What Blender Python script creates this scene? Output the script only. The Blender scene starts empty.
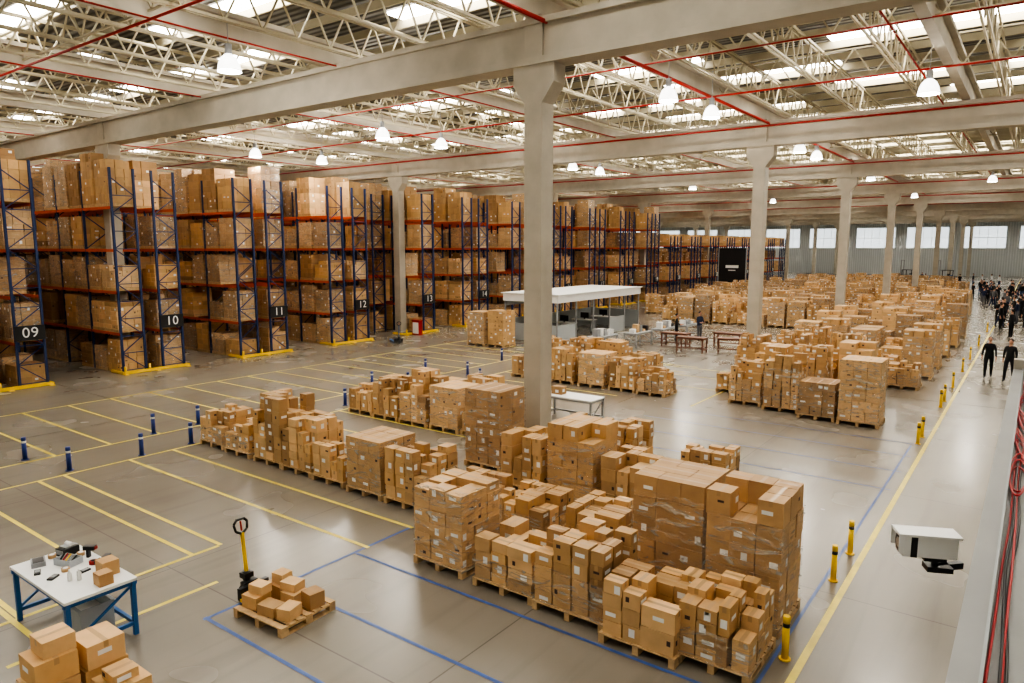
import bpy, math, random
from mathutils import Vector, Matrix, Euler
sc=bpy.context.scene
try:
    sc.view_settings.view_transform='AgX'; sc.view_settings.look='AgX - High Contrast'; sc.view_settings.exposure=0.12
except Exception: pass
col=sc.collection
# ---------------------------------------------------------------- materials
def mat(name,color,rough=.6,metal=0,noise=0,nscale=8,bump=0,coat=0,emit=None,tint=False,estr=1):
    m=bpy.data.materials.new(name); m.use_nodes=True; nt=m.node_tree; b=nt.nodes['Principled BSDF']
    b.inputs['Base Color'].default_value=(*color,1); b.inputs['Roughness'].default_value=rough; b.inputs['Metallic'].default_value=metal
    if coat: b.inputs['Coat Weight'].default_value=coat; b.inputs['Coat Roughness'].default_value=.15
    if emit: b.inputs['Emission Color'].default_value=(*emit,1); b.inputs['Emission Strength'].default_value=estr
    src=None
    if tint:
        a=nt.nodes.new('ShaderNodeAttribute'); a.attribute_name='tint'
        mx=nt.nodes.new('ShaderNodeMix'); mx.data_type='RGBA'; mx.blend_type='MULTIPLY'; mx.inputs[0].default_value=1
        mx.inputs[6].default_value=(*color,1); nt.links.new(a.outputs['Color'],mx.inputs[7]); src=mx.outputs[2]
    if noise or bump:
        tc=nt.nodes.new('ShaderNodeTexCoord'); n=nt.nodes.new('ShaderNodeTexNoise'); n.inputs['Scale'].default_value=nscale; n.inputs['Detail'].default_value=5
        nt.links.new(tc.outputs['Object'],n.inputs['Vector'])
        if noise:
            mr=nt.nodes.new('ShaderNodeMapRange'); mr.inputs[1].default_value=.25; mr.inputs[2].default_value=.75; mr.inputs[3].default_value=1-noise; mr.inputs[4].default_value=1+noise
            nt.links.new(n.outputs[0],mr.inputs[0])
            m2=nt.nodes.new('ShaderNodeMix'); m2.data_type='RGBA'; m2.blend_type='MULTIPLY'; m2.inputs[0].default_value=1
            if src: nt.links.new(src,m2.inputs[6])
            else: m2.inputs[6].default_value=(*color,1)
            nt.links.new(mr.outputs[0],m2.inputs[7]); src=m2.outputs[2]
        if bump:
            bp=nt.nodes.new('ShaderNodeBump'); bp.inputs['Strength'].default_value=bump; bp.inputs['Distance'].default_value=.02
            nt.links.new(n.outputs[0],bp.inputs['Height']); nt.links.new(bp.outputs[0],b.inputs['Normal'])
    if src: nt.links.new(src,b.inputs['Base Color'])
    return m
M={}
M['card']=mat('cardboard',(.60,.385,.19),.62,tint=True,noise=.08,nscale=5)
M['film']=None
def wrapmat():
    m=mat('shrink_wrapped_cardboard',(.60,.39,.20),.38,tint=True,noise=.12,nscale=3,coat=1.0); nt=m.node_tree; b=nt.nodes['Principled BSDF']
    src=b.inputs['Base Color'].links[0].from_socket
    tc=nt.nodes.new('ShaderNodeTexCoord'); mp=nt.nodes.new('ShaderNodeMapping'); mp.inputs['Scale'].default_value=(1.6,1.6,8.0); mp.inputs['Rotation'].default_value=(.3,.25,0)
    n=nt.nodes.new('ShaderNodeTexNoise'); n.inputs['Scale'].default_value=2.2; n.inputs['Detail'].default_value=7; n.inputs['Distortion'].default_value=1.6; n.inputs['Roughness'].default_value=.6
    nt.links.new(tc.outputs['Object'],mp.inputs[0]); nt.links.new(mp.outputs[0],n.inputs['Vector'])
    r=nt.nodes.new('ShaderNodeMapRange'); r.inputs[1].default_value=.55; r.inputs[2].default_value=.68; r.inputs[3].default_value=0; r.inputs[4].default_value=.35; nt.links.new(n.outputs[0],r.inputs[0])
    mx=nt.nodes.new('ShaderNodeMix'); mx.data_type='RGBA'; nt.links.new(r.outputs[0],mx.inputs[0]); nt.links.new(src,mx.inputs[6]); mx.inputs[7].default_value=(.84,.78,.66,1)  # pale streaks mixed into the base colour: painted film glints plus milky film haze
    nt.links.new(mx.outputs[2],b.inputs['Base Color'])
    bp=nt.nodes.new('ShaderNodeBump'); bp.inputs['Strength'].default_value=1.0; bp.inputs['Distance'].default_value=.05; nt.links.new(n.outputs[0],bp.inputs['Height']); nt.links.new(bp.outputs[0],b.inputs['Coat Normal'])
    return m
M['wrap']=wrapmat()
def filmmat():
    m=bpy.data.materials.new('stretch_film'); m.use_nodes=True; nt=m.node_tree; b=nt.nodes['Principled BSDF']
    b.inputs['Base Color'].default_value=(.88,.85,.76,1); b.inputs['Roughness'].default_value=.10; b.inputs['Specular IOR Level'].default_value=1.0
    tc=nt.nodes.new('ShaderNodeTexCoord'); mp=nt.nodes.new('ShaderNodeMapping'); mp.inputs['Scale'].default_value=(1.3,1.3,5.0); mp.inputs['Rotation'].default_value=(.35,.3,0)
    n=nt.nodes.new('ShaderNodeTexNoise'); n.inputs['Scale'].default_value=1.9; n.inputs['Detail'].default_value=5; n.inputs['Distortion'].default_value=1.6
    nt.links.new(tc.outputs['Object'],mp.inputs[0]); nt.links.new(mp.outputs[0],n.inputs['Vector'])
    r=nt.nodes.new('ShaderNodeMapRange'); r.inputs[1].default_value=.5; r.inputs[2].default_value=.70; r.inputs[3].default_value=.04; r.inputs[4].default_value=.5; nt.links.new(n.outputs[0],r.inputs[0]); nt.links.new(r.outputs[0],b.inputs['Alpha'])
    bp=nt.nodes.new('ShaderNodeBump'); bp.inputs['Strength'].default_value=1.0; bp.inputs['Distance'].default_value=.06; nt.links.new(n.outputs[0],bp.inputs['Height']); nt.links.new(bp.outputs[0],b.inputs['Normal'])
    return m
M['film']=filmmat()
M['tape']=mat('packing_tape',(.48,.30,.14),.3)
M['label']=mat('paper_label',(.88,.87,.84),.6)
M['ink']=mat('printed_ink',(.08,.05,.04),.7)
M['wood']=mat('pallet_wood',(.56,.38,.20),.8,noise=.25,nscale=9)
M['darkwood']=mat('brown_wood',(.16,.06,.03),.5,noise=.2)
M['conc']=mat('precast_concrete',(.47,.43,.355),.85,noise=.12,nscale=1.5,bump=.15)
M['blue']=mat('rack_blue_steel',(.015,.035,.12),.45)
M['orange']=mat('rack_orange_steel',(.60,.10,.03),.45)
M['yel']=mat('safety_yellow_paint',(.85,.56,.03),.45)
M['red']=mat('sprinkler_red_paint',(.38,.022,.018),.4)
M['cream']=mat('galvanised_steel',(.47,.42,.30),.5,metal=.1)
M['black']=mat('black_plastic',(.015,.015,.017),.4)
M['white']=mat('white_paint',(.82,.82,.80),.45)
M['grey']=mat('grey_paint',(.32,.33,.34),.5)
M['ledge']=mat('ledge_painted_steel',(.24,.24,.23),.5,noise=.10,nscale=3)
M['tblue']=mat('table_blue_steel',(.02,.12,.34),.4)
M['bblue']=mat('bollard_blue_paint',(.01,.035,.20),.4)
M['skin']=mat('skin',(.50,.27,.18),.55)
M['hair']=mat('dark_hair',(.02,.012,.01),.6)
M['shoe']=mat('shoe_leather',(.02,.02,.02),.5)
M['sky']=mat('skylight_panel',(.9,.9,.88),.5,emit=(1,.96,.88),estr=13.5)
M['lampglow']=mat('lamp_glow',(1,1,1),.5,emit=(1,.96,.88),estr=30)
M['glass']=mat('lamp_prismatic_reflector',(.9,.92,.95),.2,emit=(1,.97,.92),estr=2.5)
M['win']=mat('window_glass_daylight',(.9,.95,1),.3,emit=(.85,.95,1),estr=.9)
M['yline']=mat('yellow_floor_paint',(.80,.65,.12),.4,noise=.15,nscale=4)
M['bline']=mat('blue_floor_paint',(.06,.12,.34),.4,noise=.25,nscale=4)
M['cable']=mat('red_cable',(.42,.015,.02),.4)
M['steel']=mat('brushed_steel',(.45,.45,.45),.35,metal=.9)
M['bin']=mat('grey_plastic_bin',(.42,.45,.48),.4)
M['bglass']=mat('booth_panel',(.42,.45,.46),.3)

def floor_mat():
    m=bpy.data.materials.new('polished_concrete_floor'); m.use_nodes=True; nt=m.node_tree; b=nt.nodes['Principled BSDF']
    tc=nt.nodes.new('ShaderNodeTexCoord')
    n=nt.nodes.new('ShaderNodeTexNoise'); n.inputs['Scale'].default_value=.25; n.inputs['Detail'].default_value=4; n.inputs['Roughness'].default_value=.5
    nt.links.new(tc.outputs['Object'],n.inputs['Vector'])
    r=nt.nodes.new('ShaderNodeValToRGB'); r.color_ramp.elements[0].position=.3; r.color_ramp.elements[0].color=(.218,.192,.155,1); r.color_ramp.elements[1].position=.7; r.color_ramp.elements[1].color=(.275,.245,.20,1)
    nt.links.new(n.outputs[0],r.inputs[0])
    br=nt.nodes.new('ShaderNodeTexBrick'); br.offset=0; br.inputs['Scale'].default_value=1; br.inputs['Brick Width'].default_value=5.8; br.inputs['Row Height'].default_value=5.8
    br.inputs['Mortar Size'].default_value=.012; br.inputs['Color1'].default_value=(1,1,1,1); br.inputs['Color2'].default_value=(.95,.95,.95,1); br.inputs['Mortar'].default_value=(.62,.62,.62,1)
    nt.links.new(tc.outputs['Object'],br.inputs['Vector'])
    mx=nt.nodes.new('ShaderNodeMix'); mx.data_type='RGBA'; mx.blend_type='MULTIPLY'; mx.inputs[0].default_value=1
    nt.links.new(r.outputs[0],mx.inputs[6]); nt.links.new(br.outputs[0],mx.inputs[7])
    mp=nt.nodes.new('ShaderNodeMapping'); mp.inputs['Scale'].default_value=(1.6,.10,1); mp.inputs['Rotation'].default_value=(0,0,.12); nt.links.new(tc.outputs['Object'],mp.inputs[0])
    ns=nt.nodes.new('ShaderNodeTexNoise'); ns.inputs['Scale'].default_value=1.6; ns.inputs['Detail'].default_value=5; ns.inputs['Distortion'].default_value=.6; nt.links.new(mp.outputs[0],ns.inputs['Vector'])
    ms=nt.nodes.new('ShaderNodeMapRange'); ms.inputs[1].default_value=.52; ms.inputs[2].default_value=.75; ms.inputs[3].default_value=1; ms.inputs[4].default_value=.84; nt.links.new(ns.outputs[0],ms.inputs[0])
    m3=nt.nodes.new('ShaderNodeMix'); m3.data_type='RGBA'; m3.blend_type='MULTIPLY'; m3.inputs[0].default_value=1; nt.links.new(mx.outputs[2],m3.inputs[6]); nt.links.new(ms.outputs[0],m3.inputs[7])
    nt.links.new(m3.outputs[2],b.inputs['Base Color'])
    n2=nt.nodes.new('ShaderNodeTexNoise'); n2.inputs['Scale'].default_value=.5; n2.inputs['Detail'].default_value=2; nt.links.new(tc.outputs['Object'],n2.inputs['Vector'])
    mr=nt.nodes.new('ShaderNodeMapRange'); mr.inputs[1].default_value=.3; mr.inputs[2].default_value=.7; mr.inputs[3].default_value=.20; mr.inputs[4].default_value=.29
    nt.links.new(n2.outputs[0],mr.inputs[0]); nt.links.new(mr.outputs[0],b.inputs['Roughness'])
    b.inputs['Specular IOR Level'].default_value=.6
    return m
M['floor']=floor_mat()
def corr_mat(name,c1,c2,scale,axis):
    m=bpy.data.materials.new(name); m.use_nodes=True; nt=m.node_tree; b=nt.nodes['Principled BSDF']; b.inputs['Roughness'].default_value=.5
    tc=nt.nodes.new('ShaderNodeTexCoord'); w=nt.nodes.new('ShaderNodeTexWave'); w.bands_direction=axis; w.inputs['Scale'].default_value=scale
    nt.links.new(tc.outputs['Object'],w.inputs['Vector'])
    r=nt.nodes.new('ShaderNodeValToRGB'); r.color_ramp.elements[0].color=(*c1,1); r.color_ramp.elements[1].color=(*c2,1); nt.links.new(w.outputs[0],r.inputs[0]); nt.links.new(r.outputs[0],b.inputs['Base Color'])
    bp=nt.nodes.new('ShaderNodeBump'); bp.inputs['Distance'].default_value=.05; nt.links.new(w.outputs[0],bp.inputs['Height']); nt.links.new(bp.outputs[0],b.inputs['Normal'])
    return m
M['roof']=corr_mat('corrugated_roof_sheet',(.07,.065,.055),(.135,.125,.102),1.0,'Y')
M['wall']=corr_mat('corrugated_wall_cladding',(.50,.53,.54),(.62,.65,.66),.8,'X')

# ---------------------------------------------------------------- mesh builder
class MB:
    def __init__(s): s.v=[];s.f=[];s.m=[];s.c=[];s.mats=[];s.sm=[]
    def mi(s,k):
        if k not in s.mats: s.mats.append(k)
        return s.mats.index(k)
    def box(s,x0,x1,y0,y1,z0,z1,k,c=(1,1,1),rot=0):
        i=len(s.v); P=[(x0,y0,z0),(x1,y0,z0),(x1,y1,z0),(x0,y1,z0),(x0,y0,z1),(x1,y0,z1),(x1,y1,z1),(x0,y1,z1)]
        if rot:
            cx,cy=(x0+x1)/2,(y0+y1)/2; ca,sa=math.cos(rot),math.sin(rot)
            P=[(cx+(x-cx)*ca-(y-cy)*sa,cy+(x-cx)*sa+(y-cy)*ca,z) for x,y,z in P]
        s.v+=P
        s.f+=[(i,i+3,i+2,i+1),(i+4,i+5,i+6,i+7),(i,i+1,i+5,i+4),(i+1,i+2,i+6,i+5),(i+2,i+3,i+7,i+6),(i+3,i,i+4,i+7)]
        m=s.mi(k); s.m+=[m]*6; s.c+=[c]*6; s.sm+=[False]*6
    def quad(s,P,k,c=(1,1,1)):
        i=len(s.v); s.v+=P; s.f.append(tuple(range(i,i+len(P)))); s.m.append(s.mi(k)); s.c.append(c); s.sm.append(False)
    def strut(s,a,b,w,k,h=None):
        a=Vector(a);b=Vector(b); d=(b-a).normalized(); up=Vector((0,0,1)) if abs(d.z)<.95 else Vector((1,0,0))
        r=d.cross(up).normalized(); u=r.cross(d); h=h or w; i=len(s.v)
        for p in (a,b):
            for q in ((-1,-1),(1,-1),(1,1),(-1,1)): s.v.append(tuple(p+r*q[0]*w/2+u*q[1]*h/2))
        s.f+=[(i,i+1,i+2,i+3),(i+7,i+6,i+5,i+4),(i,i+4,i+5,i+1),(i+1,i+5,i+6,i+2),(i+2,i+6,i+7,i+3),(i+3,i+7,i+4,i)]
        m=s.mi(k); s.m+=[m]*6; s.c+=[(1,1,1)]*6; s.sm+=[False]*6
    def cyl(s,a,b,r,k,n=12,r2=None,caps=True):
        a=Vector(a);b=Vector(b); d=(b-a).normalized(); up=Vector((0,0,1)) if abs(d.z)<.95 else Vector((1,0,0))
        e=d.cross(up).normalized(); u=e.cross(d); i=len(s.v); r2=r if r2 is None else r2
        for p,rr in ((a,r),(b,r2)):
            for j in range(n):
                t=2*math.pi*j/n; s.v.append(tuple(p+e*math.cos(t)*rr+u*math.sin(t)*rr))
        m=s.mi(k)
        for j in range(n):
            s.f.append((i+j,i+n+j,i+n+(j+1)%n,i+(j+1)%n)); s.m.append(m); s.c.append((1,1,1)); s.sm.append(True)
        if caps:
            s.f.append(tuple(i+j for j in range(n))); s.f.append(tuple(i+n+j for j in reversed(range(n)))); s.m+=[m,m]; s.c+=[(1,1,1)]*2; s.sm+=[False]*2
    def lathe(s,c,prof,k,n=20):
        i=len(s.v)
        for r,z in prof:
            for j in range(n):
                t=2*math.pi*j/n; s.v.append((c[0]+r*math.cos(t),c[1]+r*math.sin(t),c[2]+z))
        m=s.mi(k)
        for q in range(len(prof)-1):
            for j in range(n):
                a=i+q*n+j; b=i+q*n+(j+1)%n; s.f.append((a,b,b+n,a+n)); s.m.append(m); s.c.append((1,1,1)); s.sm.append(True)
    def film(s,x0,x1,y0,y1,z0,z1,r):
        o=.02; x0-=o;x1+=o;y0-=o;y1+=o; m=s.mi('film'); N=5
        C=[(x0,y0),(x1,y0),(x1,y1),(x0,y1)]; per=[]
        for a in range(4):
            for q in range(N): t=q/N; per.append((C[a][0]*(1-t)+C[(a+1)%4][0]*t,C[a][1]*(1-t)+C[(a+1)%4][1]*t,a,q))
        i=len(s.v); n=len(per); L=6
        for l in range(L):
            z=z0+(z1-z0)*l/(L-1)
            for (px,py,a,q) in per:
                d=0 if q==0 else r.uniform(-.004,.012); nx,ny=[(0,-1),(1,0),(0,1),(-1,0)][a]
                s.v.append((px+nx*d,py+ny*d,z+(r.uniform(-.03,.02) if l==L-1 else 0)))
        for l in range(L-1):
            for j in range(n):
                s.f.append((i+l*n+j,i+l*n+(j+1)%n,i+(l+1)*n+(j+1)%n,i+(l+1)*n+j)); s.m.append(m); s.c.append((1,1,1)); s.sm.append(False)
    def tube(s,pts,r,k,n=8):
        for a,b in zip(pts[:-1],pts[1:]): s.cyl(a,b,r,k,n)
    def mesh(s,name):
        me=bpy.data.meshes.new(name); me.from_pydata(s.v,[],s.f)
        for k in s.mats: me.materials.append(M[k])
        me.polygons.foreach_set('material_index',s.m); me.polygons.foreach_set('use_smooth',s.sm)
        at=me.attributes.new('tint','FLOAT_COLOR','FACE'); fl=[]
        for c in s.c: fl+=[c[0],c[1],c[2],1.0]
        at.data.foreach_set('color',fl); me.update(); return me
    def obj(s,name,parent=None,loc=(0,0,0),rz=0):
        return put(s.mesh(name),name,loc,rz,parent)
def put(me,name,loc=(0,0,0),rz=0,parent=None):
    o=bpy.data.objects.new(name,me); col.objects.link(o); o.location=loc; o.rotation_euler=(0,0,rz)
    if parent: o.parent=parent
    return o
def empty(name,loc=(0,0,0),rz=0):
    o=bpy.data.objects.new(name,None); col.objects.link(o); o.location=loc; o.rotation_euler=(0,0,rz); return o
def text(body,size,loc,rot,k,name,parent=None):
    t=bpy.data.curves.new(name,'FONT'); t.body=body; t.size=size; t.extrude=.004; t.align_x='CENTER'; t.align_y='CENTER'; t.space_character=1.08; t.materials.append(M[k])
    o=bpy.data.objects.new(name,t); col.objects.link(o); o.location=loc; o.rotation_euler=rot
    if parent: o.parent=parent
    return o

# ---------------------------------------------------------------- camera
H=5.5
cd=bpy.data.cameras.new('camera'); cam=bpy.data.objects.new('camera',cd); col.objects.link(cam)
cam.location=(0,0,H); cam.rotation_euler=(math.pi/2-math.radians(7.65),0,math.radians(36.5)); cd.sensor_width=36; cd.lens=707/1024*36; cd.clip_end=600; cd.clip_start=.05
sc.camera=cam

# ---------------------------------------------------------------- shell
XL,XR,YB,YF=-90,14,-14,158
ZR=12.6
b=MB(); b.box(XL,XR,YB,YF,-.2,0,'floor'); b.obj('floor')
b=MB(); b.box(XL,XR,YB,YF,ZR,ZR+.2,'roof'); b.obj('ceiling')
b=MB(); b.box(XL-.2,XL,YB,YF,0,ZR,'wall'); b.obj('wall_left')
b=MB(); b.box(XR,XR+.2,YB,YF,0,ZR,'wall'); b.obj('wall_right')
b=MB(); b.box(XL,XR,YF,YF+.2,0,ZR,'wall'); b.obj('wall_far')
b=MB(); b.box(XL,XR,YB-.2,YB,0,ZR,'wall'); b.obj('wall_back')
n=1
for x in range(-84,12,9):
    b=MB(); b.box(x,x+7,YF-.06,YF-.02,5.2,9.2,'win')
    for q in range(6): b.box(x+q*7/5-.04,x+q*7/5+.04,YF-.12,YF-.05,5.2,9.2,'white')
    b.box(x,x+7,YF-.12,YF-.05,5.1,5.25,'white'); b.box(x,x+7,YF-.12,YF-.05,9.15,9.3,'white'); b.box(x,x+7,YF-.12,YF-.05,7.1,7.2,'white')
    b.obj('window_%d'%n); n+=1
# skylights
b=MB()
y=YB+2
rr=random.Random(3)
while y<YF-2:
    x=XL+2+rr.random()*5
    while x<XR-4:
        L=rr.choice([2.6,4.6,7.2])
        b.box(x,min(x+L,XR-.5),y,y+.75,ZR-.04,ZR-.005,'sky'); x+=L+rr.choice([1.6,4.6,6.2])
    y+=3.5
b.obj('skylight_strips')
# columns, beams
CX=[-79,-56.1,-33.2,-10.3,12.6]; CY=[15.05+17.6*i for i in range(-1,9)]
def column():
    b=MB(); w=.26
    b.box(-w,w,-w,w,0,9.9,'conc')
    for s_ in (-1,1):   # corbels
        i=len(b.v)
        P=[(s_*w,-w,9.0),(s_*w,w,9.0),(s_*(w+.34),w,9.45),(s_*(w+.34),-w,9.45),(s_*w,-w,9.9),(s_*w,w,9.9),(s_*(w+.34),w,9.9),(s_*(w+.34),-w,9.9)]
        b.v+=P; F=[(0,1,2,3),(3,2,6,7),(4,7,6,5),(0,3,7,4),(1,5,6,2)]
        b.f+=[tuple(i+k for k in q) for q in F]; b.m+=[b.mi('conc')]*5; b.c+=[(1,1,1)]*5; b.sm+=[False]*5
    b.box(-w,w,-w,w,9.9,11.05,'conc')
    b.box(-.36,.36,-.36,.36,0,.03,'conc')
    return b.mesh('concrete_column')
cm=column()
for x in CX:
    for y in CY: put(cm,'concrete_column',(x,y,0))
b=MB()
for y in CY:
    b.box(XL,XR,y-.2,y+.2,10.07,10.83,'conc'); b.box(XL,XR,y-.32,y+.32,9.9,10.07,'conc'); b.box(XL,XR,y-.32,y+.32,10.83,10.97,'conc')
b.obj('roof_girders')
b=MB()
for k in range(-10,4):
    x=-10.3+7.63*k
    if x<XL or x>XR: continue
    b.box(x-.14,x+.14,YB,YF,11.0,11.5,'conc'); b.box(x-.3,x+.3,YB,YF,11.5,11.62,'conc')
b.obj('secondary_beams')
b=MB()
x=-88.0
while x<XR:
    near=min(abs((x+10.3)/7.63-round((x+10.3)/7.63))*7.63,9)
    if near>.8:
        for y0 in [YB]+CY:
            y1=(y0+17.6) if y0!=YB else CY[0]
            if y0>=YF-3: continue
            y1=min(y1,YF); zb,zt=11.1,12.15
            for dx in (-.07,.07):
                b.strut((x+dx,y0,zb),(x+dx,y1,zb),.05,'cream',.07); b.strut((x+dx,y0,zt),(x+dx,y1,zt),.05,'cream',.07)
            ns=max(4,int((y1-y0)/1.1)); st=(y1-y0)/ns
            for q in range(ns):
                ya=y0+q*st
                b.strut((x,ya,zb),(x,ya+st/2,zt),.045,'cream'); b.strut((x,ya+st/2,zt),(x,ya+st,zb),.045,'cream')
    x+=2.543
y=YB+1
while y<YF:
    b.box(XL,XR,y-.035,y+.035,12.3,12.55,'cream'); y+=1.75
b.obj('roof_trusses')
b=MB()
for y0 in CY:
    for off in (5.9,11.8):
        yy=y0+off
        if yy>YF: continue
        b.strut((XL,yy,11.15),(XR,yy,11.15),.05,'cream'); b.strut((XL,yy,12.1),(XR,yy,12.1),.05,'cream')
        x=XL
        while x<XR-1.2:
            b.strut((x,yy,11.15),(x+.63,yy,12.1),.04,'cream'); b.strut((x+.63,yy,12.1),(x+1.27,yy,11.15),.04,'cream'); x+=1.27
b.obj('roof_bracing')
# pipes
b=MB()
def pipeX(y,z,r=.04,x0=XL+.3,x1=XR-.3): b.cyl((x0,y,z),(x1,y,z),r,'red',8)
def pipeY(x,z,r=.04,y0=YB+.3,y1=YF-.3): b.cyl((x,y0,z),(x,y1,z),r,'red',8)
pipeY(-9.96,10.85,.055)
for y in CY:
    if y>YB+1 and y>20: pipeX(y-.6,9.95+.75,.045)
pipeX(9.0,10.8,.035); pipeX(26,10.95,.035); pipeX(20.5,11.0,.025)
for x in (-3.4,-17.5,-25,-40,-50): pipeY(x,10.9,.025)
b.obj('sprinkler_pipes')
# lamps
def lamp():
    b=MB(); b.cyl((0,0,.35),(0,0,1.3),.012,'grey',6); b.cyl((0,0,.12),(0,0,.38),.09,'grey',14)
    b.lathe((0,0,0),[(.08,.14),(.12,.11),(.20,.03),(.26,-.10),(.29,-.24),(.30,-.30),(.27,-.29),(.24,-.16)],'glass')
    b.lathe((0,0,0),[(.0,-.24),(.10,-.22),(.13,-.12),(.10,-.02),(.05,.05)],'lampglow',16)
    return b.mesh('high_bay_lamp')
lm=lamp()
LP=[(-17.1,10.9),(-3,24.7),(-3,60),(-32,21.6),(-31.6,25.4),(-26.5,6)]
for X in (-9.6,-22.3):
    for Y in (21.1,24.7,36.1,39.3,54,75): LP.append((X,Y))
ld=bpy.data.lights.new('lamp_light','POINT'); ld.energy=300; ld.color=(1,.93,.83); ld.shadow_soft_size=.2
for i,(x,y) in enumerate(LP):
    e=empty('pendant_lamp',(x,y,10.25)); put(lm,'shade',(0,0,0),0,e)
    l=bpy.data.objects.new('bulb_light',ld); col.objects.link(l); l.parent=e; l.location=(0,0,-.5)

# ---------------------------------------------------------------- floor lines
b=MB(); Z=.004
def ly(x,y0,y1,k,w=.08): b.quad([(x-w/2,y0,Z),(x+w/2,y0,Z),(x+w/2,y1,Z),(x-w/2,y1,Z)],k)
def lx(y,x0,x1,k,w=.08): b.quad([(x0,y-w/2,Z+.001),(x1,y-w/2,Z+.001),(x1,y+w/2,Z+.001),(x0,y+w/2,Z+.001)],k)
ly(-2.12,-10,150,'yline',.10)
for x in (-20.5,-26.8): ly(x,0,34,'yline')
ly(-18.6,0,34,'yline'); ly(-11.8,2.5,6.8,'yline')
for y in (3.6,5.0,6.3,6.85): lx(y,-18.6,-11.8,'yline')
for y in (8.4,9.55): lx(y,-18.6,-9.5,'yline')
lx(3.5,-12.5,-11,'yline'); ly(-10.5,3.0,6.0,'yline')
y=7.4
while y<32: lx(y,-26.8,-20.5,'yline'); y+=1.4
y=12.2
while y<32: lx(y,-18.6,-12.2,'yline'); y+=1.55
lx(8.1,-9.5,-2.3,'bline',.06); lx(6.6,-9.6,-2.3,'bline',.06); lx(5.25,-9.6,-2.3,'bline',.06); ly(-9.55,5.2,9.6,'bline',.06)
for y in (17.6,19.2,20.8,22.2): lx(y,-10,-2.3,'bline',.04)
ly(-2.45,4,22,'bline',.05)
for y in (26.2,28.5,30.4): lx(y,-14,-9.5,'yline',.07)
ly(-9.3,23,32,'yline',.07)
b.obj('floor_markings')

# ---------------------------------------------------------------- cartons
def tint(r):
    q=r.random()
    if q<.16: return (1.18,1.20,1.22)
    if q<.30: v=r.uniform(.6,.74); return (v,v*.93,v*.85)
    v=.80+r.random()*.36; h=r.random()*.10
    return (v*(1-.3*h),v*(1-h*.8),v*(1-2.0*h))
def carton(b,x0,x1,y0,y1,z0,z1,r,k='card',deco=True,c=None,rot=0,g=.006):
    c=c or tint(r); b.box(x0+g,x1-g,y0+g,y1-g,z0+.001,z1-.006,k,c,rot)
    z1-=.004
    if not deco or abs(rot)>.001: return
    e=.0025
    cx,cy=(x0+x1)/2,(y0+y1)/2; t=.028
    if (x1-x0)>(y1-y0):
        b.quad([(x0+g,cy-t,z1+e),(x1-g,cy-t,z1+e),(x1-g,cy+t,z1+e),(x0+g,cy+t,z1+e)],'tape')
        b.quad([(x1-g+e,cy-t,z1-.08),(x1-g+e,cy+t,z1-.08),(x1-g+e,cy+t,z1),(x1-g+e,cy-t,z1)],'tape')
    else:
        b.quad([(cx-t,y0+g,z1+e),(cx+t,y0+g,z1+e),(cx+t,y1-g,z1+e),(cx-t,y1-g,z1+e)],'tape')
        b.quad([(cx-t,y0+g-e,z1-.08),(cx+t,y0+g-e,z1-.08),(cx+t,y0+g-e,z1),(cx-t,y0+g-e,z1)],'tape')
    for side in (0,1):
        if r.random()<.66:
            lw,lh=r.choice([(.12,.09),(.09,.12),(.16,.06)]); kk='label' if r.random()<.72 else 'ink'
            if kk=='ink': lw*=.6; lh*=.6
            if z1-z0<lh+.04: continue
            zc=z0+(z1-z0)*r.uniform(.4,.6)
            if side==0 and x1-x0>lw+.06:
                xc=r.uniform(x0+lw/2+.02,x1-lw/2-.02); yy=y0+g-e
                b.quad([(xc-lw/2,yy,zc-lh/2),(xc+lw/2,yy,zc-lh/2),(xc+lw/2,yy,zc+lh/2),(xc-lw/2,yy,zc+lh/2)],kk)
            if side==1 and y1-y0>lw+.06:
                yc=r.uniform(y0+lw/2+.02,y1-lw/2-.02); xx=x1-g+e
                b.quad([(xx,yc-lw/2,zc-lh/2),(xx,yc+lw/2,zc-lh/2),(xx,yc+lw/2,zc+lh/2),(xx,yc-lw/2,zc+lh/2)],kk)
def pallet(b,cx,cy,w,d):
    x0,x1,y0,y1=cx-w/2,cx+w/2,cy-d/2,cy+d/2
    for i in range(7):
        yy=y0+(d-.1)*i/6; b.box(x0,x1,yy,yy+.1,.122,.142,'wood')
    for i in range(3):
        xx=x0+(w-.09)*i/2
        b.box(xx,xx+.09,y0,y1,.1,.121,'wood')
        for j in range(3):
            yy=y0+(d-.12)*j/2; b.box(xx,xx+.09,yy,yy+.12,.022,.1,'wood')
        b.box(xx,xx+.09,y0,y1,0,.021,'wood')
def split(x0,x1,y0,y1,r,mn):
    w,d=x1-x0,y1-y0
    if max(w,d)<mn*1.7: return [(x0,x1,y0,y1)]
    t=r.uniform(.4,.6)
    if w>d: return split(x0,x0+w*t,y0,y1,r,mn)+split(x0+w*t,x1,y0,y1,r,mn)
    return split(x0,x1,y0,y0+d*t,r,mn)+split(x0,x1,y0+d*t,y1,r,mn)
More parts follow.
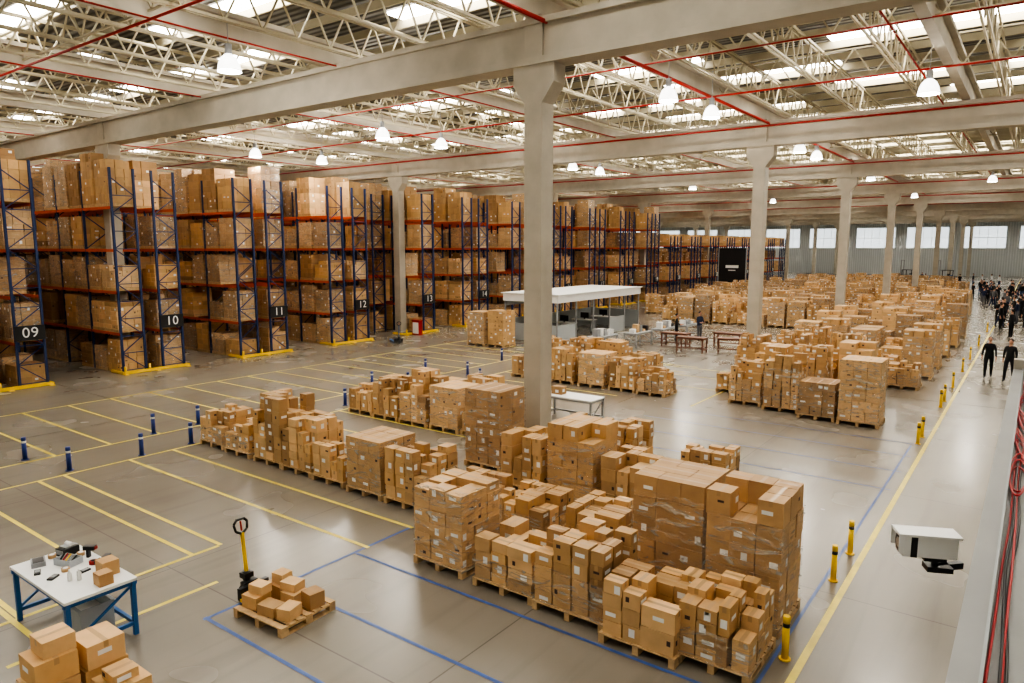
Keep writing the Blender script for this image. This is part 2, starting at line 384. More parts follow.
def load(b,cx,cy,w,d,h,style,r,pal=True,deco=True,z=0):
    if pal: pallet(b,cx,cy,w+.04,d+.04)
    zb=z+(.143 if pal else 0); x0,x1,y0,y1=cx-w/2,cx+w/2,cy-d/2,cy+d/2
    if style in('uni','wrap','ring','big'):
        nx=r.choice([2,3,3]) if style=='uni' else 3; ny=r.choice([2,3]) if style!='ring' else 3; nz=max(1,round((h-zb+z)/r.uniform(.22,.34)))
        if style=='big': nx,ny=3,3; nz=round((h-zb)/.35)
        if style=='ring': nz=6
        sx,sy,sz=w/nx,d/ny,(h-(zb-z))/nz; base=tint(r)
        if style=='big': base=(.88,.85,.82)
        if style=='ring': base=(1.0,.98,.95)
        for q in range(nz):
            for i in range(nx):
                for j in range(ny):
                    if q==nz-1 and style in('uni','big') and r.random()<.22: continue
                    if style=='ring' and q>=nz-2 and i==1 and j==1: continue
                    c=tuple(v*r.uniform(.88,1.08) for v in base) if False else (lambda k_: tuple(v*k_ for v in base))(r.uniform(.86,1.1))
                    jx,jy=r.uniform(-.010,.010),r.uniform(-.010,.010)
                    hgt=sz
                    if style=='ring' and q==nz-1: hgt=sz*r.uniform(.5,1)
                    carton(b,x0+i*sx+jx,x0+(i+1)*sx+jx,y0+j*sy+jy,y0+(j+1)*sy+jy,zb+q*sz,zb+q*sz+hgt,r,'card',deco,c)
        if style in('wrap','ring') : b.film(x0,x1,y0,y1,.10,h-.02,r)
        elif style=='big' or r.random()<.35: b.film(x0,x1,y0,y1,.10,h-sz*r.uniform(.6,1.1),r)
    elif style=='mix':
        mn=r.choice([.22,.26,.3]); hs=[]
        for (a0,a1,c0,c1) in split(x0,x1,y0,y1,r,mn):
            hh=(h-(zb-z))*r.choice([1,1,1,.88,.75,.55]) ; hb=r.uniform(.16,.34); nz=max(1,round(hh/hb)); hb=min(hh/nz,.42); hs.append(nz*hb)
            base=tint(r); s=r.uniform(.0,.02)
            for q in range(nz):
                jx,jy=r.uniform(-.014,.014),r.uniform(-.014,.014)
                if r.random()<.15: base=tint(r)
                k_=r.uniform(.88,1.1)
                carton(b,a0+s+jx,a1-s*.5+jx,c0+s*.5+jy,c1-s+jy,zb+q*hb,zb+(q+1)*hb,r,'card',deco,tuple(v*k_ for v in base))
        if r.random()<.4: b.film(x0,x1,y0,y1,.12,zb+min(hs)*1.0,r)
near=[ # x,y,w,d,h,style
(-7.85,9.0,1.08,1.05,1.5,'ring'),(-6.45,9.0,1.15,1.1,.85,'mix'),(-5.2,8.95,1.2,1.1,1.2,'mix'),(-3.98,8.75,1.1,1.1,.95,'mix'),(-3.0,8.95,.95,1.1,.95,'mix'),
(-3.1,10.3,1.1,1.1,1.98,'big'),(-4.38,10.6,1.2,1.15,1.88,'big'),
(-18.0,10.85,1.1,1.0,1.0,'mix'),(-16.7,10.8,1.1,1.0,.9,'mix'),(-15.35,10.85,1.15,1.1,1.75,'mix'),(-14.15,10.8,1.1,1.05,1.35,'mix'),(-12.95,10.75,1.1,1.0,.9,'mix'),(-11.65,10.75,1.1,1.1,1.3,'wrap'),(-10.4,10.75,1.15,1.1,1.25,'mix'),
(-9.0,10.9,1.1,1.1,.8,'mix'),(-7.6,11.0,1.15,1.1,.75,'mix'),(-6.0,11.0,1.1,1.1,.85,'mix'),
(-10.75,13.8,1.1,1.05,2.0,'wrap'),(-9.0,13.0,1.1,1.05,1.3,'mix'),(-7.75,13.1,1.15,1.1,1.7,'uni'),(-6.45,13.1,1.1,1.1,1.2,'mix'),(-5.9,15.9,1.1,1.0,.8,'mix'),
(-8.9,14.7,1.1,1.1,1.4,'mix'),(-7.6,14.7,1.1,1.1,1.4,'mix'),
(-17.7,15.95,1.1,1.0,.9,'mix'),(-16.45,15.9,1.1,1.05,1.3,'mix'),(-15.2,15.9,1.15,1.1,1.65,'mix'),(-13.95,15.95,1.1,1.1,1.35,'wrap'),(-12.75,16.0,1.1,1.1,1.1,'mix'),
(-15.3,17.4,1.1,1.1,1.1,'mix'),(-14.0,17.5,1.1,1.1,1.4,'mix'),
(-15.2,24.4,1.1,1.1,1.4,'mix'),(-13.8,24.4,1.15,1.1,1.35,'wrap'),(-12.45,24.4,1.1,1.1,1.25,'mix'),(-11.2,24.3,1.1,1.1,.95,'mix'),
(-15.4,26.2,1.1,1.1,1.6,'mix'),(-14.0,26.2,1.1,1.1,1.6,'uni'),(-12.6,26.2,1.1,1.1,1.2,'mix'),(-17.2,26.3,1.1,1.1,1.5,'mix'),(-17.2,24.5,1.1,1.1,.9,'mix'),
(-7.9,24.9,1.1,1.1,1.5,'mix'),(-6.6,24.6,1.15,1.15,1.9,'mix'),(-5.35,24.1,1.1,1.1,1.2,'wrap'),(-4.1,24.0,1.15,1.15,2.05,'wrap'),
(-9.0,26.6,1.1,1.1,.7,'mix'),(-7.6,26.6,1.1,1.1,1.9,'uni'),(-6.2,26.5,1.1,1.1,2.0,'mix'),(-4.6,26.4,1.1,1.1,1.5,'mix'),(-3.9,31.3,1.1,1.1,1.0,'mix'),
(-25.0,30.9,1.15,1.1,1.9,'wrap'),(-23.75,31.1,1.1,1.1,2.0,'uni'),(-25.0,32.3,1.1,1.1,1.8,'mix'),
]
for i,(x,y,w,d,h,st) in enumerate(near):
    r=random.Random(100+i); b=MB(); load(b,0,0,w,d,h,st,r); b.obj('pallet_of_cartons',None,(x,y,0))
b=MB(); r=random.Random(5); pallet(b,0,0,1.1,1.0)
for (x,y,z,w,d,h) in [(-.33,-.25,.143,.32,.3,.2),(.05,-.28,.143,.34,.25,.16),(.36,-.2,.143,.24,.3,.18),(-.3,.15,.143,.36,.28,.22),(.08,.12,.143,.3,.3,.2),(.38,.22,.143,.26,.26,.24),(-.3,-.2,.344,.28,.22,.14),(.02,.14,.345,.3,.24,.13),(-.27,.18,.365,.24,.22,.16)]:
    carton(b,x-w/2,x+w/2,y-d/2,y+d/2,z,z+h,r,rot=r.uniform(-.25,.25))
b.obj('pallet_of_cartons',None,(-8.75,6.05,0),.05)
b=MB(); r=random.Random(9); pallet(b,0,0,1.1,1.1)
for (x,y,z,w,d,h) in [(-.3,-.28,.143,.5,.5,.42),(.25,-.25,.143,.52,.48,.3),(-.3,.26,.143,.5,.5,.4),(.25,.28,.143,.5,.48,.34),(-.3,-.26,.565,.46,.46,.3),(-.28,.26,.545,.48,.44,.3),(.25,.27,.485,.3,.3,.12),(-.3,-.2,.867,.36,.36,.2)]:
    carton(b,x-w/2,x+w/2,y-d/2,y+d/2,z,z+h,r)
b.obj('pallet_of_cartons',None,(-8.55,3.2,0))
variants=[]
for i in range(20):
    r=random.Random(500+i); b=MB(); load(b,0,0,1.12,1.1,r.choice([.8,1.1,1.4,1.6,1.8,2.0]),['mix','uni','mix','wrap','wrap'][i%5],r); variants.append(b.mesh('pallet_of_cartons'))
r=random.Random(77)
rows=[]
y=28.6
while y<106:
    x0=-9.0 if y<46 else (-22 if y<54 else -25.5)
    x1=-2.9 if y<70 else -6.2
    rows.append((y,x0,x1)); rows.append((y+1.3,x0,x1)); y+=4.3 if y<60 else 5.2
for (y,x0,x1) in rows:
    x=x0
    while x<x1-.5:
        if r.random()<(.88 if y<70 else .78) and not (abs(x+10.3)<1.0 and min(abs(y-c) for c in CY)<1.0) and not(y<33 and x>-5):
            put(r.choice(variants),'pallet_of_cartons',(x,y+r.uniform(-.08,.08),0),r.uniform(-.03,.03))
        x+=1.3
# ---------------------------------------------------------------- racks
LV=[0,1.8,3.6,5.4,7.2]; BAY=2.7
def rackframe(nb,levels,top):
    b=MB(); D=1.05
    for i in range(nb+1):
        x=-i*BAY
        for y in (.04,D-.04): b.box(x-.05,x+.05,y-.04,y+.04,0,top,'blue')
        z=.15; s=0
        while z+.75<top:
            b.strut((x,.04 if s else D-.04,z),(x,D-.04 if s else .04,z+.75),.035,'blue')
            if i==0: b.strut((x,.04,z),(x,D-.04,z),.035,'blue')
            z+=.75; s^=1
    for L in levels[1:]:
        for y in (.03,D-.03): b.box(-nb*BAY,0,y-.03,y+.03,L-.13,L-.01,'orange')
    return b.mesh('rack_frame')
def rackload(nb,levels,seed,toph):
    b=MB(); r=random.Random(seed); lw=1.16; D=1.1
    for i in range(nb):
        for li,L in enumerate(levels):
            if r.random()<.04: continue
            for s in range(2):
                if r.random()<.05: continue
                cx=-i*BAY-.05-(s+.5)*(BAY-.1)/2; h=r.choice([1.3,1.45,1.5,1.1])
                if li==len(levels)-1: h=r.choice([toph,toph,toph*.85,toph*.93])
                nx=r.choice([2,3,3,4]); ny=r.choice([2,3]); nz=r.choice([3,4,5,6]) if li<len(levels)-1 else r.choice([5,6,7])
                k='wrap' if r.random()<.6 else 'card'; base=tint(r); w=lw*r.uniform(.88,1.0)
                b.box(cx-.58,cx+.58,0,D-.05,L,L+.13,'wood',(.8,.8,.8))
                sz=(h-.14)/nz; base2=tint(r); cut=r.randrange(0,nz+3)
                for q in range(nz):
                    if q==nz-1 and r.random()<.15: continue
                    for a in range(nx):
                        for c in range(ny):
                            if q==nz-1 and r.random()<.08: continue
                            bb=base if q<cut else base2
                            k_=r.uniform(.84,1.12); t=tuple(v*k_ for v in bb)
                            x0=cx-w/2+a*w/nx; y0=-.02+c*(D)/ny; j=r.uniform(-.015,.015)
                            carton(b,x0,x0+w/nx,y0+j,y0+j+D/ny,L+.14+q*sz,L+.14+(q+1)*sz,r,k,r.random()<.3,t,g=.007)
                if k=='wrap' and i<7 and r.random()<.7: 
                    x0,x1,y0,y1,z0,z1=cx-w/2-.012,cx+w/2+.012,-.055,D+.012,L+.12,L+h-.03
                    for P in ([(x0,y0,z0),(x1,y0,z0),(x1,y0,z1),(x0,y0,z1)],[(x1,y0,z0),(x1,y1,z0),(x1,y1,z1),(x1,y0,z1)],[(x1,y1,z0),(x0,y1,z0),(x0,y1,z1),(x1,y1,z1)]): b.quad(P,'film')
    return b.mesh('rack_cartons')
NB=20
frame_hi=rackframe(NB,LV,8.8); loads=[rackload(NB,LV,900+i,2.3) for i in range(4)]
LV2=[0,1.9,3.8,5.6]
frame_lo=rackframe(NB,LV2,6.6); loads2=[rackload(NB,LV2,950,1.3)]
b=MB()
for y in (0,1.05): b.cyl((.25,y,0),(.25,y,.35),.05,'yel',10)
b.box(.2,.3,-.05,2.85,.02,.14,'yel'); b.box(-.9,.25,-.1,-.02,.02,.12,'yel'); b.box(-.9,.25,2.82,2.9,.02,.12,'yel')
for y in (0,1.4,2.8): b.box(.1,.4,y-.08,y+.08,0,.02,'yel')
guard=b.mesh('end_guard')
for n_ in range(19):
    Y0=11.4+5.68*n_
    hi=n_<11
    e=empty('pallet_rack',(-31.6,Y0-2.8,0))
    sh=-2.7 if n_==4 else 0
    put(frame_hi if hi else frame_lo,'frame_a',(sh,0,0),0,e); put(frame_hi if hi else frame_lo,'frame_b',(0,1.75,0),0,e)
    put(loads[n_%4] if hi else loads2[0],'cartons_a',(sh,0,0),0,e); put(loads[(n_+2)%4] if hi else loads2[0],'cartons_b',(0,1.75,0),0,e)
    put(guard,'end_guard',(0,0,0),0,e)
    s=MB(); s.box(.07,.10,1.75,2.8,1.86,2.44,'black'); s.obj('sign_plate',e)
    text('%02d'%(9+n_),.56,(.105,2.275,2.15),(math.pi/2,0,math.pi/2),'white','sign_number',e)

# ---------------------------------------------------------------- bollards
def boll(k,h,r_,name,capk):
    b=MB(); b.cyl((0,0,0),(0,0,.02),r_*1.7,k,14); b.cyl((0,0,.02),(0,0,h*.75),r_,k,14); b.cyl((0,0,h*.75),(0,0,h*.84),r_*1.02,capk,14); b.cyl((0,0,h*.84),(0,0,h),r_,k,14)
    return b.mesh(name)
bb=boll('bblue',.60,.055,'blue_bollard','white'); yb=boll('yel',.62,.045,'yellow_bollard','black')
for p in [(-20.8,6.8),(-18.9,7.1),(-18.75,8.8),(-20.7,10.1),(-18.8,10.2),(-20.7,11.5),(-20.3,14.3),(-19.1,16.0),(-20.9,18.9),(-19.6,19.6),(-21.4,22.5),(-19.4,23),(-20.6,27),(-19.2,27.6),(-18.9,13.2),(-20.6,5.2),(-17.9,22)]:
    put(bb,'blue_bollard',(p[0],p[1],0))
for y in (9.3,12.1,13.4,22.3,23.2,28,29.2,32.3,36.7,41,47,55): put(yb,'yellow_bollard',(-2.32,y,0))

# ---------------------------------------------------------------- work table (front-left)
def worktable(w,d,h,topk,legk):
    b=MB(); b.box(-w/2,w/2,-d/2,d/2,h-.04,h,topk)
    for x in (-w/2+.05,w/2-.05):
        for y in (-d/2+.05,d/2-.05): b.box(x-.03,x+.03,y-.03,y+.03,0,h-.04,legk)
        b.box(x-.025,x+.025,-d/2+.05,d/2-.05,.15,.2,legk); b.strut((x,-d/2+.05,.2),(x,d/2-.05,h-.1),.03,legk)
        b.box(x-.025,x+.025,-d/2,d/2,h-.1,h-.04,legk)
    for y in (-d/2+.05,d/2-.05): b.box(-w/2,w/2,y-.025,y+.025,h-.1,h-.04,legk)
    b.box(-w/2+.05,w/2-.05,d/2-.075,d/2-.025,.15,.2,legk)
    return b
e=empty('packing_table',(-10.85,4.0,0))
worktable(1.85,.95,.85,'white','tblue').obj('table_frame',e)
T=.851
b=MB(); b.box(-.10,.10,-.12,.12,0,.12,'black'); b.box(-.08,.08,-.125,-.12,.03,.1,'grey'); b.box(-.08,.08,-.08,.11,.12,.14,'grey'); b.cyl((-.07,.03,.15),(.07,.03,.15),.035,'label',14)
b.obj('label_printer',None,(-11.55,4.22,T),.2)
b=MB(); b.cyl((0,0,0),(0,0,.05),.06,'red',14); b.cyl((0,0,.05),(0,0,.06),.03,'black',12); b.strut((.05,0,.03),(.14,.03,.1),.04,'black'); b.obj('tape_dispenser',None,(-10.88,4.3,T))
b=MB(); b.cyl((0,0,0),(0,0,.05),.055,'tape',16); b.cyl((0,0,.05),(0,0,.051),.035,'white',16); me=b.mesh('tape_roll')
for p in ((-11.35,4.32),(-10.95,3.95),(-11.6,4.02)): put(me,'tape_roll',(p[0],p[1],T))
b=MB(); b.box(-.03,.03,-.02,.02,0,.12,'black'); b.box(-.04,.04,-.11,.06,.12,.18,'black'); b.box(-.03,.03,-.125,-.11,.13,.17,'red')
me=b.mesh('barcode_scanner')
for p in ((-10.62,4.38,.8),(-11.18,4.36,2.2)): put(me,'barcode_scanner',(p[0],p[1],T),p[2])
b=MB(); b.box(-.12,.12,-.09,.09,0,.07,'grey'); b.box(-.1,.1,-.07,.07,.07,.075,'black'); b.obj('weighing_scale',None,(-11.5,3.8,T),-.3)
b=MB()
for (x0,x1,y0,y1) in ((-.16,.16,-.11,-.1),(-.16,.16,.1,.11),(-.16,-.15,-.1,.1),(.15,.16,-.1,.1)): b.box(x0,x1,y0,y1,0,.1,'bin')
b.box(-.15,.15,-.1,.1,0,.01,'bin')
for q in range(5): b.strut((-.1+q*.05,-.06,.05),(-.12+q*.06,.05,.13),.018,['black','red','yel','grey','black'][q])
b.obj('tool_tray',None,(-11.18,4.08,T),.3)
b=MB(); b.box(-.04,.04,-.08,.08,0,.025,'black'); b.box(-.03,.03,-.03,.06,.025,.028,'grey'); me=b.mesh('handheld_terminal')
for p in ((-10.85,3.75,.6),(-11.2,3.68,1.2),(-10.72,4.1,.2)): put(me,'handheld_terminal',(p[0],p[1],T),p[2])
r=random.Random(4)
b=MB(); carton(b,-.12,.12,-.12,.12,0,.22,r,deco=False,c=(.9,.87,.8)); b.obj('carton',None,(-10.38,4.28,T))
b=MB(); carton(b,-.1,.1,-.1,.1,0,.18,r,deco=False,c=(.8,.75,.7)); b.obj('carton',None,(-10.1,4.1,T))
for p in ((-10.5,3.95),(-10.58,3.86)):
    b=MB(); b.lathe((0,0,0),[(0,0),(.03,0),(.032,.1),(.012,.13),(.012,.16),(0,.16)],'white',12); b.obj('plastic_bottle',None,(p[0],p[1],T))
b=MB()
for (x0,x1,y0,y1) in ((-.3,.3,-.22,-.2),(-.3,.3,.2,.22),(-.3,-.28,-.2,.2),(.28,.3,-.2,.2)): b.box(x0,x1,y0,y1,.02,.5,'bin')
b.box(-.28,.28,-.2,.2,.02,.05,'bin'); b.box(-.33,.33,-.25,-.22,.46,.5,'bin'); b.box(-.33,.33,.22,.25,.46,.5,'bin'); b.box(-.27,.27,-.19,.19,.3,.34,'label')
for x in(-.22,.22):
    for y in (-.15,.15): b.cyl((x-.02,y,.02),(x+.02,y,.02),.02,'black',8)
b.obj('waste_bin',None,(-10.55,4.05,.0))
# pallet jack
def jack(loc,rz,k):
    e=empty('pallet_jack',loc,rz)
    b=MB()
    for y in (-.2,.2):
        b.box(.1,1.2,y-.075,y+.075,.05,.095,k); b.cyl((1.1,y-.05,.04),(1.1,y+.05,.04),.04,'black',12)
    b.box(.02,.1,-.26,.26,.05,.24,'black'); b.box(-.1,.02,-.12,.12,.1,.26,'black')
    b.cyl((-.1,0,.1),(-.1,0,.40),.06,'black',14); b.cyl((-.1,-.09,.09),(-.1,-.02,.09),.09,'black',16); b.cyl((-.1,.02,.09),(-.1,.09,.09),.09,'black',16)
    b.box(-.17,-.03,-.08,.08,.3,.38,'black'); b.strut((-.1,0,.38),(-.16,0,1.02),.045,k)
    b.obj('chassis',e)
    b=MB(); c=[(-.16,0,1.0),(-.17,-.10,1.06),(-.19,-.12,1.17),(-.20,-.07,1.23),(-.20,.07,1.23),(-.19,.12,1.17),(-.17,.10,1.06),(-.16,0,1.0)]
    b.tube(c,.02,'black',8); b.strut((-.17,0,1.05),(-.19,0,1.2),.02,'red'); b.obj('handle_loop',e)
jack((-9.62,6.05,0),.05,'yel'); jack((-29.3,28.6,0),2.6,'tblue')
worktable(1.9,.85,.8,'white','grey').obj('packing_table',None,(-11.6,18.9,0))
b=MB(); carton(b,-.2,.2,-.15,.15,0,.25,r); b.obj('carton',None,(-12.1,18.9,.801))
for p,rz in (((-14.3,35.2),0),((-12.4,36.0),.3),((-15.8,36.6),0),((-13.4,38.2),0)): worktable(1.5,.7,.8,'darkwood','darkwood').obj('wooden_table',None,(p[0],p[1],0),rz)
for p in ((-18.4,33.0),(-17.6,35.6),(-17.3,38.4),(-17.0,41.0)):
    worktable(2.0,.8,.8,'grey','grey').obj('work_bench',None,(p[0],p[1],0),1.57)
    rr=random.Random(int(p[1]*7)); b=MB()
    for q in range(5):
        y=-.8+q*.38; b.box(-.15,.15,y,y+.25,.0,rr.uniform(.12,.45),rr.choice(['black','grey','white','card']))
    b.obj('bench_equipment',None,(p[0],p[1],.801))
# ---------------------------------------------------------------- booth
e=empty('office_booth',(-25.6,33.7,0))
b=MB(); W,Lb=3.9,10.4
b.box(0,W,0,Lb,2.3,2.75,'white'); b.box(-.1,W+.1,-.1,Lb+.1,2.74,2.79,'white'); b.obj('roof_canopy',e)
b=MB()
for x in (.1,W-.1):
    for i in range(6):
        y=.1+(Lb-.2)*i/5; b.box(x-.04,x+.04,y-.04,y+.04,0,2.3,'grey')
for i in range(5):
    y0=.15+(Lb-.2)*i/5; y1=y0+(Lb-.2)/5-.1
    if i in (0,3): b.box(W-.13,W-.09,y0,y1,0,1.0,'bglass')
    b.box(.08,.12,y0,y1,0,1.2,'bglass'); b.box(.08,.12,y0,y1,2.0,2.3,'bglass')
b.box(.15,W-.15,Lb-.12,Lb-.08,0,1.2,'bglass'); b.box(.15,W-.15,.08,.12,0,1.0,'bglass')
b.obj('frame',e)
b=MB()
for y in (1.5,4,6.5,9): b.box(1.0,2.6,y-.35,y+.35,.72,.76,'white'); b.box(1.1,1.15,y-.3,y+.3,0,.72,'grey'); b.box(2.45,2.5,y-.3,y+.3,0,.72,'grey'); b.box(1.5,2.1,y,y+.04,.85,1.2,'black'); b.box(1.77,1.83,y-.02,y+.06,.76,.86,'black')
b.obj('desks',e)
# banner
e=empty('display_banner',(-26.6,76,0))
b=MB(); b.box(-1.5,1.5,-.05,.05,1.2,5.3,'black'); b.box(-1.55,-1.45,-.06,.06,0,5.35,'grey'); b.box(1.45,1.55,-.06,.06,0,5.35,'grey'); b.box(-1.7,-1.3,-.5,.5,0,.05,'grey'); b.box(1.3,1.7,-.5,.5,0,.05,'grey'); b.obj('banner_panel',e)
b=MB(); b.box(-.7,.7,-.07,-.052,3.2,3.5,'white'); b.box(-.4,.4,-.07,-.052,2.9,3.0,'white'); b.obj('stand_in_mark',e)
b=MB(); b.box(-.3,.3,-.15,.15,0,.9,'red'); b.box(-.25,.25,-.16,-.15,.1,.8,'white'); b.box(-.33,.33,-.17,.17,.88,.95,'red'); b.obj('fire_hose_cabinet',None,(-31.0,31.9,0))
def truck(name,loc,rz,k):
    e=empty(name,loc,rz); b=MB()
    b.box(-.6,.6,-.9,.6,.25,1.1,k); b.box(-.55,.55,-.9,-.5,1.1,1.5,k); b.box(-.3,.3,-.45,0,1.1,1.25,'black'); b.box(-.3,.3,-.5,-.4,1.2,1.7,'black')
    for x in (-.55,.55):
        for y in (-.85,.5): b.box(x-.04,x+.04,y-.04,y+.04,1.1,2.2,'black')
        b.box(x*.7-.05,x*.7+.05,.75,.85,.1,3.6,'grey'); b.box(x*.5-.06,x*.5+.06,.85,1.95,.1,.16,'black')
        for y in (-.6,.45): b.cyl((x-.1,y,.28),(x+.1,y,.28),.28,'black',18)
    b.box(-.6,.6,-.9,.55,2.15,2.22,'black')
    for z in (.5,1.4,3.5): b.box(-.4,.4,.76,.84,z,z+.1,'grey')
    b.obj('body',e)
truck('forklift',(-15,116,0),1.2,'white'); truck('forklift',(-10.5,117,0),2.0,'tblue')

# ---------------------------------------------------------------- mezzanine parapet + cables
b=MB()
b.box(-.125,-.045,-6,9.2,3.6,4.2,'ledge'); b.box(-.045,-.035,-6,9.2,3.6,4.215,'grey'); b.box(-.035,.62,-6,9.2,3.6,4.16,'ledge'); b.box(.62,.8,-6,9.2,3.6,4.3,'conc')
b.box(-.125,.8,9.2,9.35,0,4.3,'conc')
b.box(-.1,.8,-6,9.2,3.3,3.6,'conc')
for y in (-5.5,-1,4,8.9): b.box(-.08,.2,y-.15,y+.15,0,3.3,'conc')
b.obj('mezzanine_parapet')
def cable(name,pts,r_,k):
    c=bpy.data.curves.new(name,'CURVE'); c.dimensions='3D'; c.bevel_depth=r_; c.bevel_resolution=2; s=c.splines.new('NURBS'); s.points.add(len(pts)-1)
    for p,q in zip(s.points,pts): p.co=(*q,1)
    s.use_endpoint_u=True; c.materials.append(M[k]); o=bpy.data.objects.new(name,c); col.objects.link(o)
r=random.Random(12)
for i,(x,k) in enumerate([(-.018,'cable'),(.02,'black'),(.012,'cable'),(.0,'black')]):
    cable('power_cable',[(x+r.uniform(-.014,.014),y*.5+.5,4.167+.004*i) for y in range(0,18)],.005,k)
for i in range(4):
    cy=4.9+i*.75; cable('power_cable',[(.005+.045*math.cos(t*.9+i),cy+(.25+.02*t)*math.sin(t*.9),4.175+.002*t) for t in range(18)],.0055,'cable')
# security camera
e=empty('security_camera',(-.36,4.2,3.93),math.radians(205)); e.scale=(.78,1.05,1.12)
b=MB(); b.box(-.17,.17,-.055,.055,-.05,.05,'white'); b.box(-.19,.2,-.065,.065,.05,.062,'white'); b.cyl((.17,0,0),(.178,0,0),.046,'black',20); b.box(.17,.2,-.065,-.058,-.03,.055,'white'); b.box(.17,.2,.058,.065,-.03,.055,'white'); b.cyl((.178,0,0),(.182,0,0),.024,'steel',16); b.box(-.172,-.17,-.04,.04,-.035,.035,'grey'); b.box(.08,.12,-.0565,.0565,-.0515,.0515,'black')
o=b.obj('housing',e); m_=o.modifiers.new('bev','BEVEL'); m_.width=.012; m_.segments=3; m_.limit_method='ANGLE'
b=MB(); b.box(-.12,.02,-.03,.03,-.075,-.05,'black'); b.cyl((-.06,0,-.075),(-.06,0,-.105),.02,'black',12); b.box(-.16,.0,-.04,.04,-.125,-.1,'black'); b.strut((-.06,0,-.115),(-.26,-.06,-.115),.03,'black'); b.obj('bracket',e)

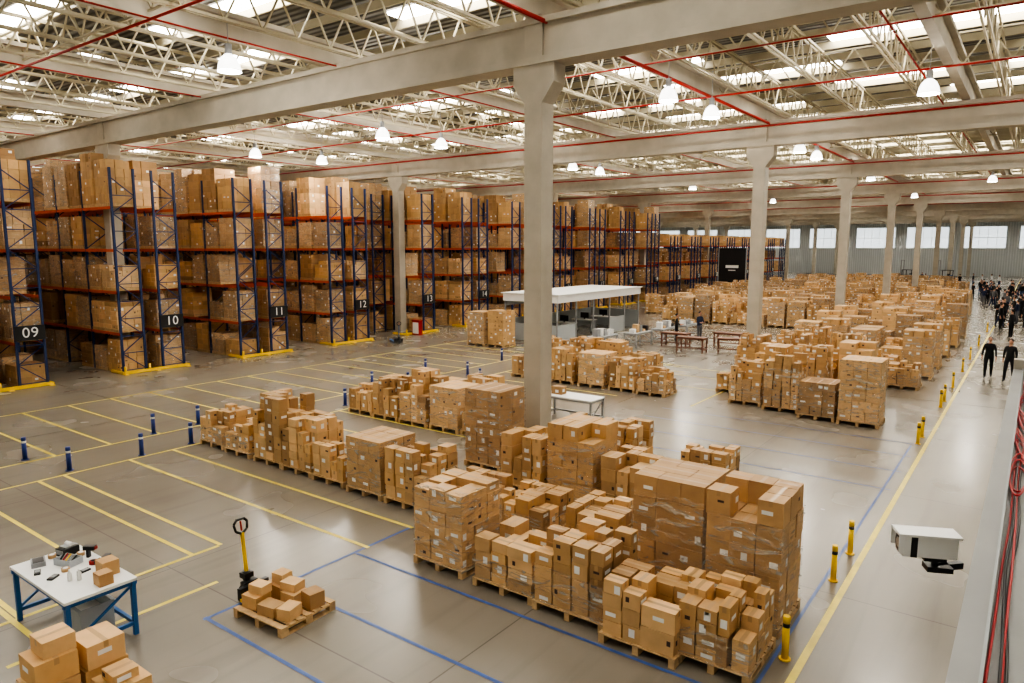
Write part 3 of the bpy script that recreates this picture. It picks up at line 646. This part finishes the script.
# ---------------------------------------------------------------- people
import bmesh
def person(kind,shirt,pants,seed,name):
    V=[];E=[];Rd=[]
    def a(p,rad,par=None):
        V.append(p); Rd.append(rad); i=len(V)-1
        if par is not None: E.append((par,i))
        return i
    pel=a((0,0,.97),.135); sp=a((0,0,1.14),.125,pel); ch=a((0,-.01,1.32),.145,sp); nk=a((0,0,1.47),.06,ch); hd=a((0,.01,1.56),.055,nk)
    walk=kind=='walk'
    for s in (-1,1):
        st=s if walk else 0
        sh=a((s*.17,0,1.40),.062,ch); 
        if kind=='arms': el=a((s*.23,.05,1.14),.045,sh); wr=a((s*.13,.26,1.12),.032,el); ha=a((s*.09,.33,1.14),.03,wr); dv=Vector((-s*.03,.05,.01))
        else: el=a((s*.23,-.06*st-.02,1.14),.045,sh); wr=a((s*.25,-.14*st+.05,.90),.032,el); ha=a((s*.25,-.15*st+.07,.82),.034,wr); dv=Vector((0,.01,-.055))
        hp=Vector(V[ha])
        for q in range(4):
            off=Vector((0,(q-1.5)*.019,0)); k1=a(tuple(hp+off+dv*.6),.009,ha); a(tuple(hp+off+dv*(1.0+.15*(q in(1,2)))*1.2+Vector((-s*.012,0,0))),.008,k1)
        th=a(tuple(hp+Vector((-s*.01,.035,.01))),.010,ha); a(tuple(hp+Vector((-s*.02,.055,-.02))),.009,th)
        hi=a((s*.095,0,.90),.10,pel); kn=a((s*.10,.14*st+.01,.50),.072,hi); an=a((s*.10,.20*st-(.06 if st<0 else 0),.09 if st>=0 else .13),.052,kn); a((s*.11,.20*st+.15-(.06 if st<0 else 0),.045 if st>=0 else .05),.038,an); 
    me=bpy.data.meshes.new('t'); me.from_pydata(V,E,[]); o=bpy.data.objects.new('t',me); col.objects.link(o)
    sk=o.modifiers.new('s','SKIN'); sk.use_smooth_shade=True
    for i,v in enumerate(me.skin_vertices[0].data): v.radius=(Rd[i]*(1.15 if i in (0,1,2) else 1),Rd[i]*(.8 if i in(0,1,2) else 1)); v.use_root=(i==0)
    ss=o.modifiers.new('ss','SUBSURF'); ss.levels=1; ss.render_levels=1
    dg=bpy.context.evaluated_depsgraph_get(); m2=bpy.data.meshes.new_from_object(o.evaluated_get(dg)); bpy.data.objects.remove(o)
    m2.materials.clear()
    for k in (shirt,pants,M['skin'],M['shoe'],M['hair']): m2.materials.append(k)
    for p in m2.polygons:
        c=p.center; p.use_smooth=True
        if c.z>1.47: mi=2
        elif c.z<.11: mi=3
        elif kind=='arms' and c.y>.2: mi=2
        elif c.z<.95 and abs(c.x)>.195: mi=2
        elif c.z<.96: mi=1
        else: mi=0
        p.material_index=mi
    bm=bmesh.new(); bm.from_mesh(m2)
    def ell(c,rad,mi,u=16,v=12,cut=None):
        q=bmesh.ops.create_uvsphere(bm,u_segments=u,v_segments=v,radius=1); vs=q['verts']
        for x in vs: x.co=Vector((c[0]+x.co.x*rad[0],c[1]+x.co.y*rad[1],c[2]+x.co.z*rad[2]))
        fs=set(f for x in vs for f in x.link_faces)
        for f in fs: f.material_index=mi; f.smooth=True
    ell((0,.015,1.64),(.072,.092,.112),2); ell((0,-.008,1.672),(.08,.092,.095),4); ell((0,.108,1.625),(.012,.016,.018),2,8,6)
    for s in (-1,1): ell((s*.075,.0,1.635),(.012,.02,.028),2,8,6); ell((s*.028,.094,1.65),(.011,.009,.007),4,8,6); ell((s*.028,.098,1.668),(.016,.007,.004),4,8,6)
    ell((0,.101,1.585),(.022,.007,.006),3,8,6)
    bm.to_mesh(m2); bm.free(); m2.name=name; return m2
cloth={n:mat('cloth_'+n,c,.85) for n,c in {'black':(.012,.012,.015),'navy':(.02,.03,.07),'grey':(.12,.12,.13),'white':(.6,.6,.6),'denim':(.05,.08,.16),'olive':(.08,.08,.05),'red':(.3,.04,.03)}.items()}
PM=[person('walk',cloth['black'],cloth['black'],1,'person'),person('walk',cloth['grey'],cloth['navy'],2,'person'),person('stand',cloth['black'],cloth['denim'],3,'person'),person('stand',cloth['white'],cloth['navy'],4,'person'),person('arms',cloth['navy'],cloth['grey'],5,'person'),person('arms',cloth['black'],cloth['black'],6,'person'),person('stand',cloth['black'],cloth['black'],7,'person')]
put(PM[0],'person',(-1.35,35.6,0),math.radians(180)); put(PM[0],'person',(-.62,35.1,0),math.radians(168))
r=random.Random(21)
placed=[(-1.0,52),(-1.7,57)]
for p in placed: put(PM[6],'person',(p[0],p[1],0),r.uniform(0,6.28))
for i in range(900):
    if len(placed)>=54: break
    if r.random()<.45: x=r.uniform(-2.0,.2); y=r.uniform(58,74)
    else: x=r.uniform(-5.4,-.5); y=r.uniform(72,100)
    if any(abs(x-p[0])<.7 and abs(y-p[1])<.8 for p in placed): continue
    placed.append((x,y)); put(PM[r.choice([2,3,4,5,6,6,5,1])],'person',(x,y,0),r.uniform(0,6.28))
for p in ((-6,116),(-8.5,115),(-5,118),(-7.2,119),(-12.5,114),(-13.5,119),(-4,115),(-16.2,37.6),(-15.6,39.5)): put(PM[r.randrange(2,6)],'person',(p[0],p[1],0),r.uniform(0,6.28))

w=bpy.data.worlds.new('world'); sc.world=w; w.use_nodes=True; bg=w.node_tree.nodes['Background']; bg.inputs[0].default_value=(.8,.9,1,1); bg.inputs[1].default_value=1.0
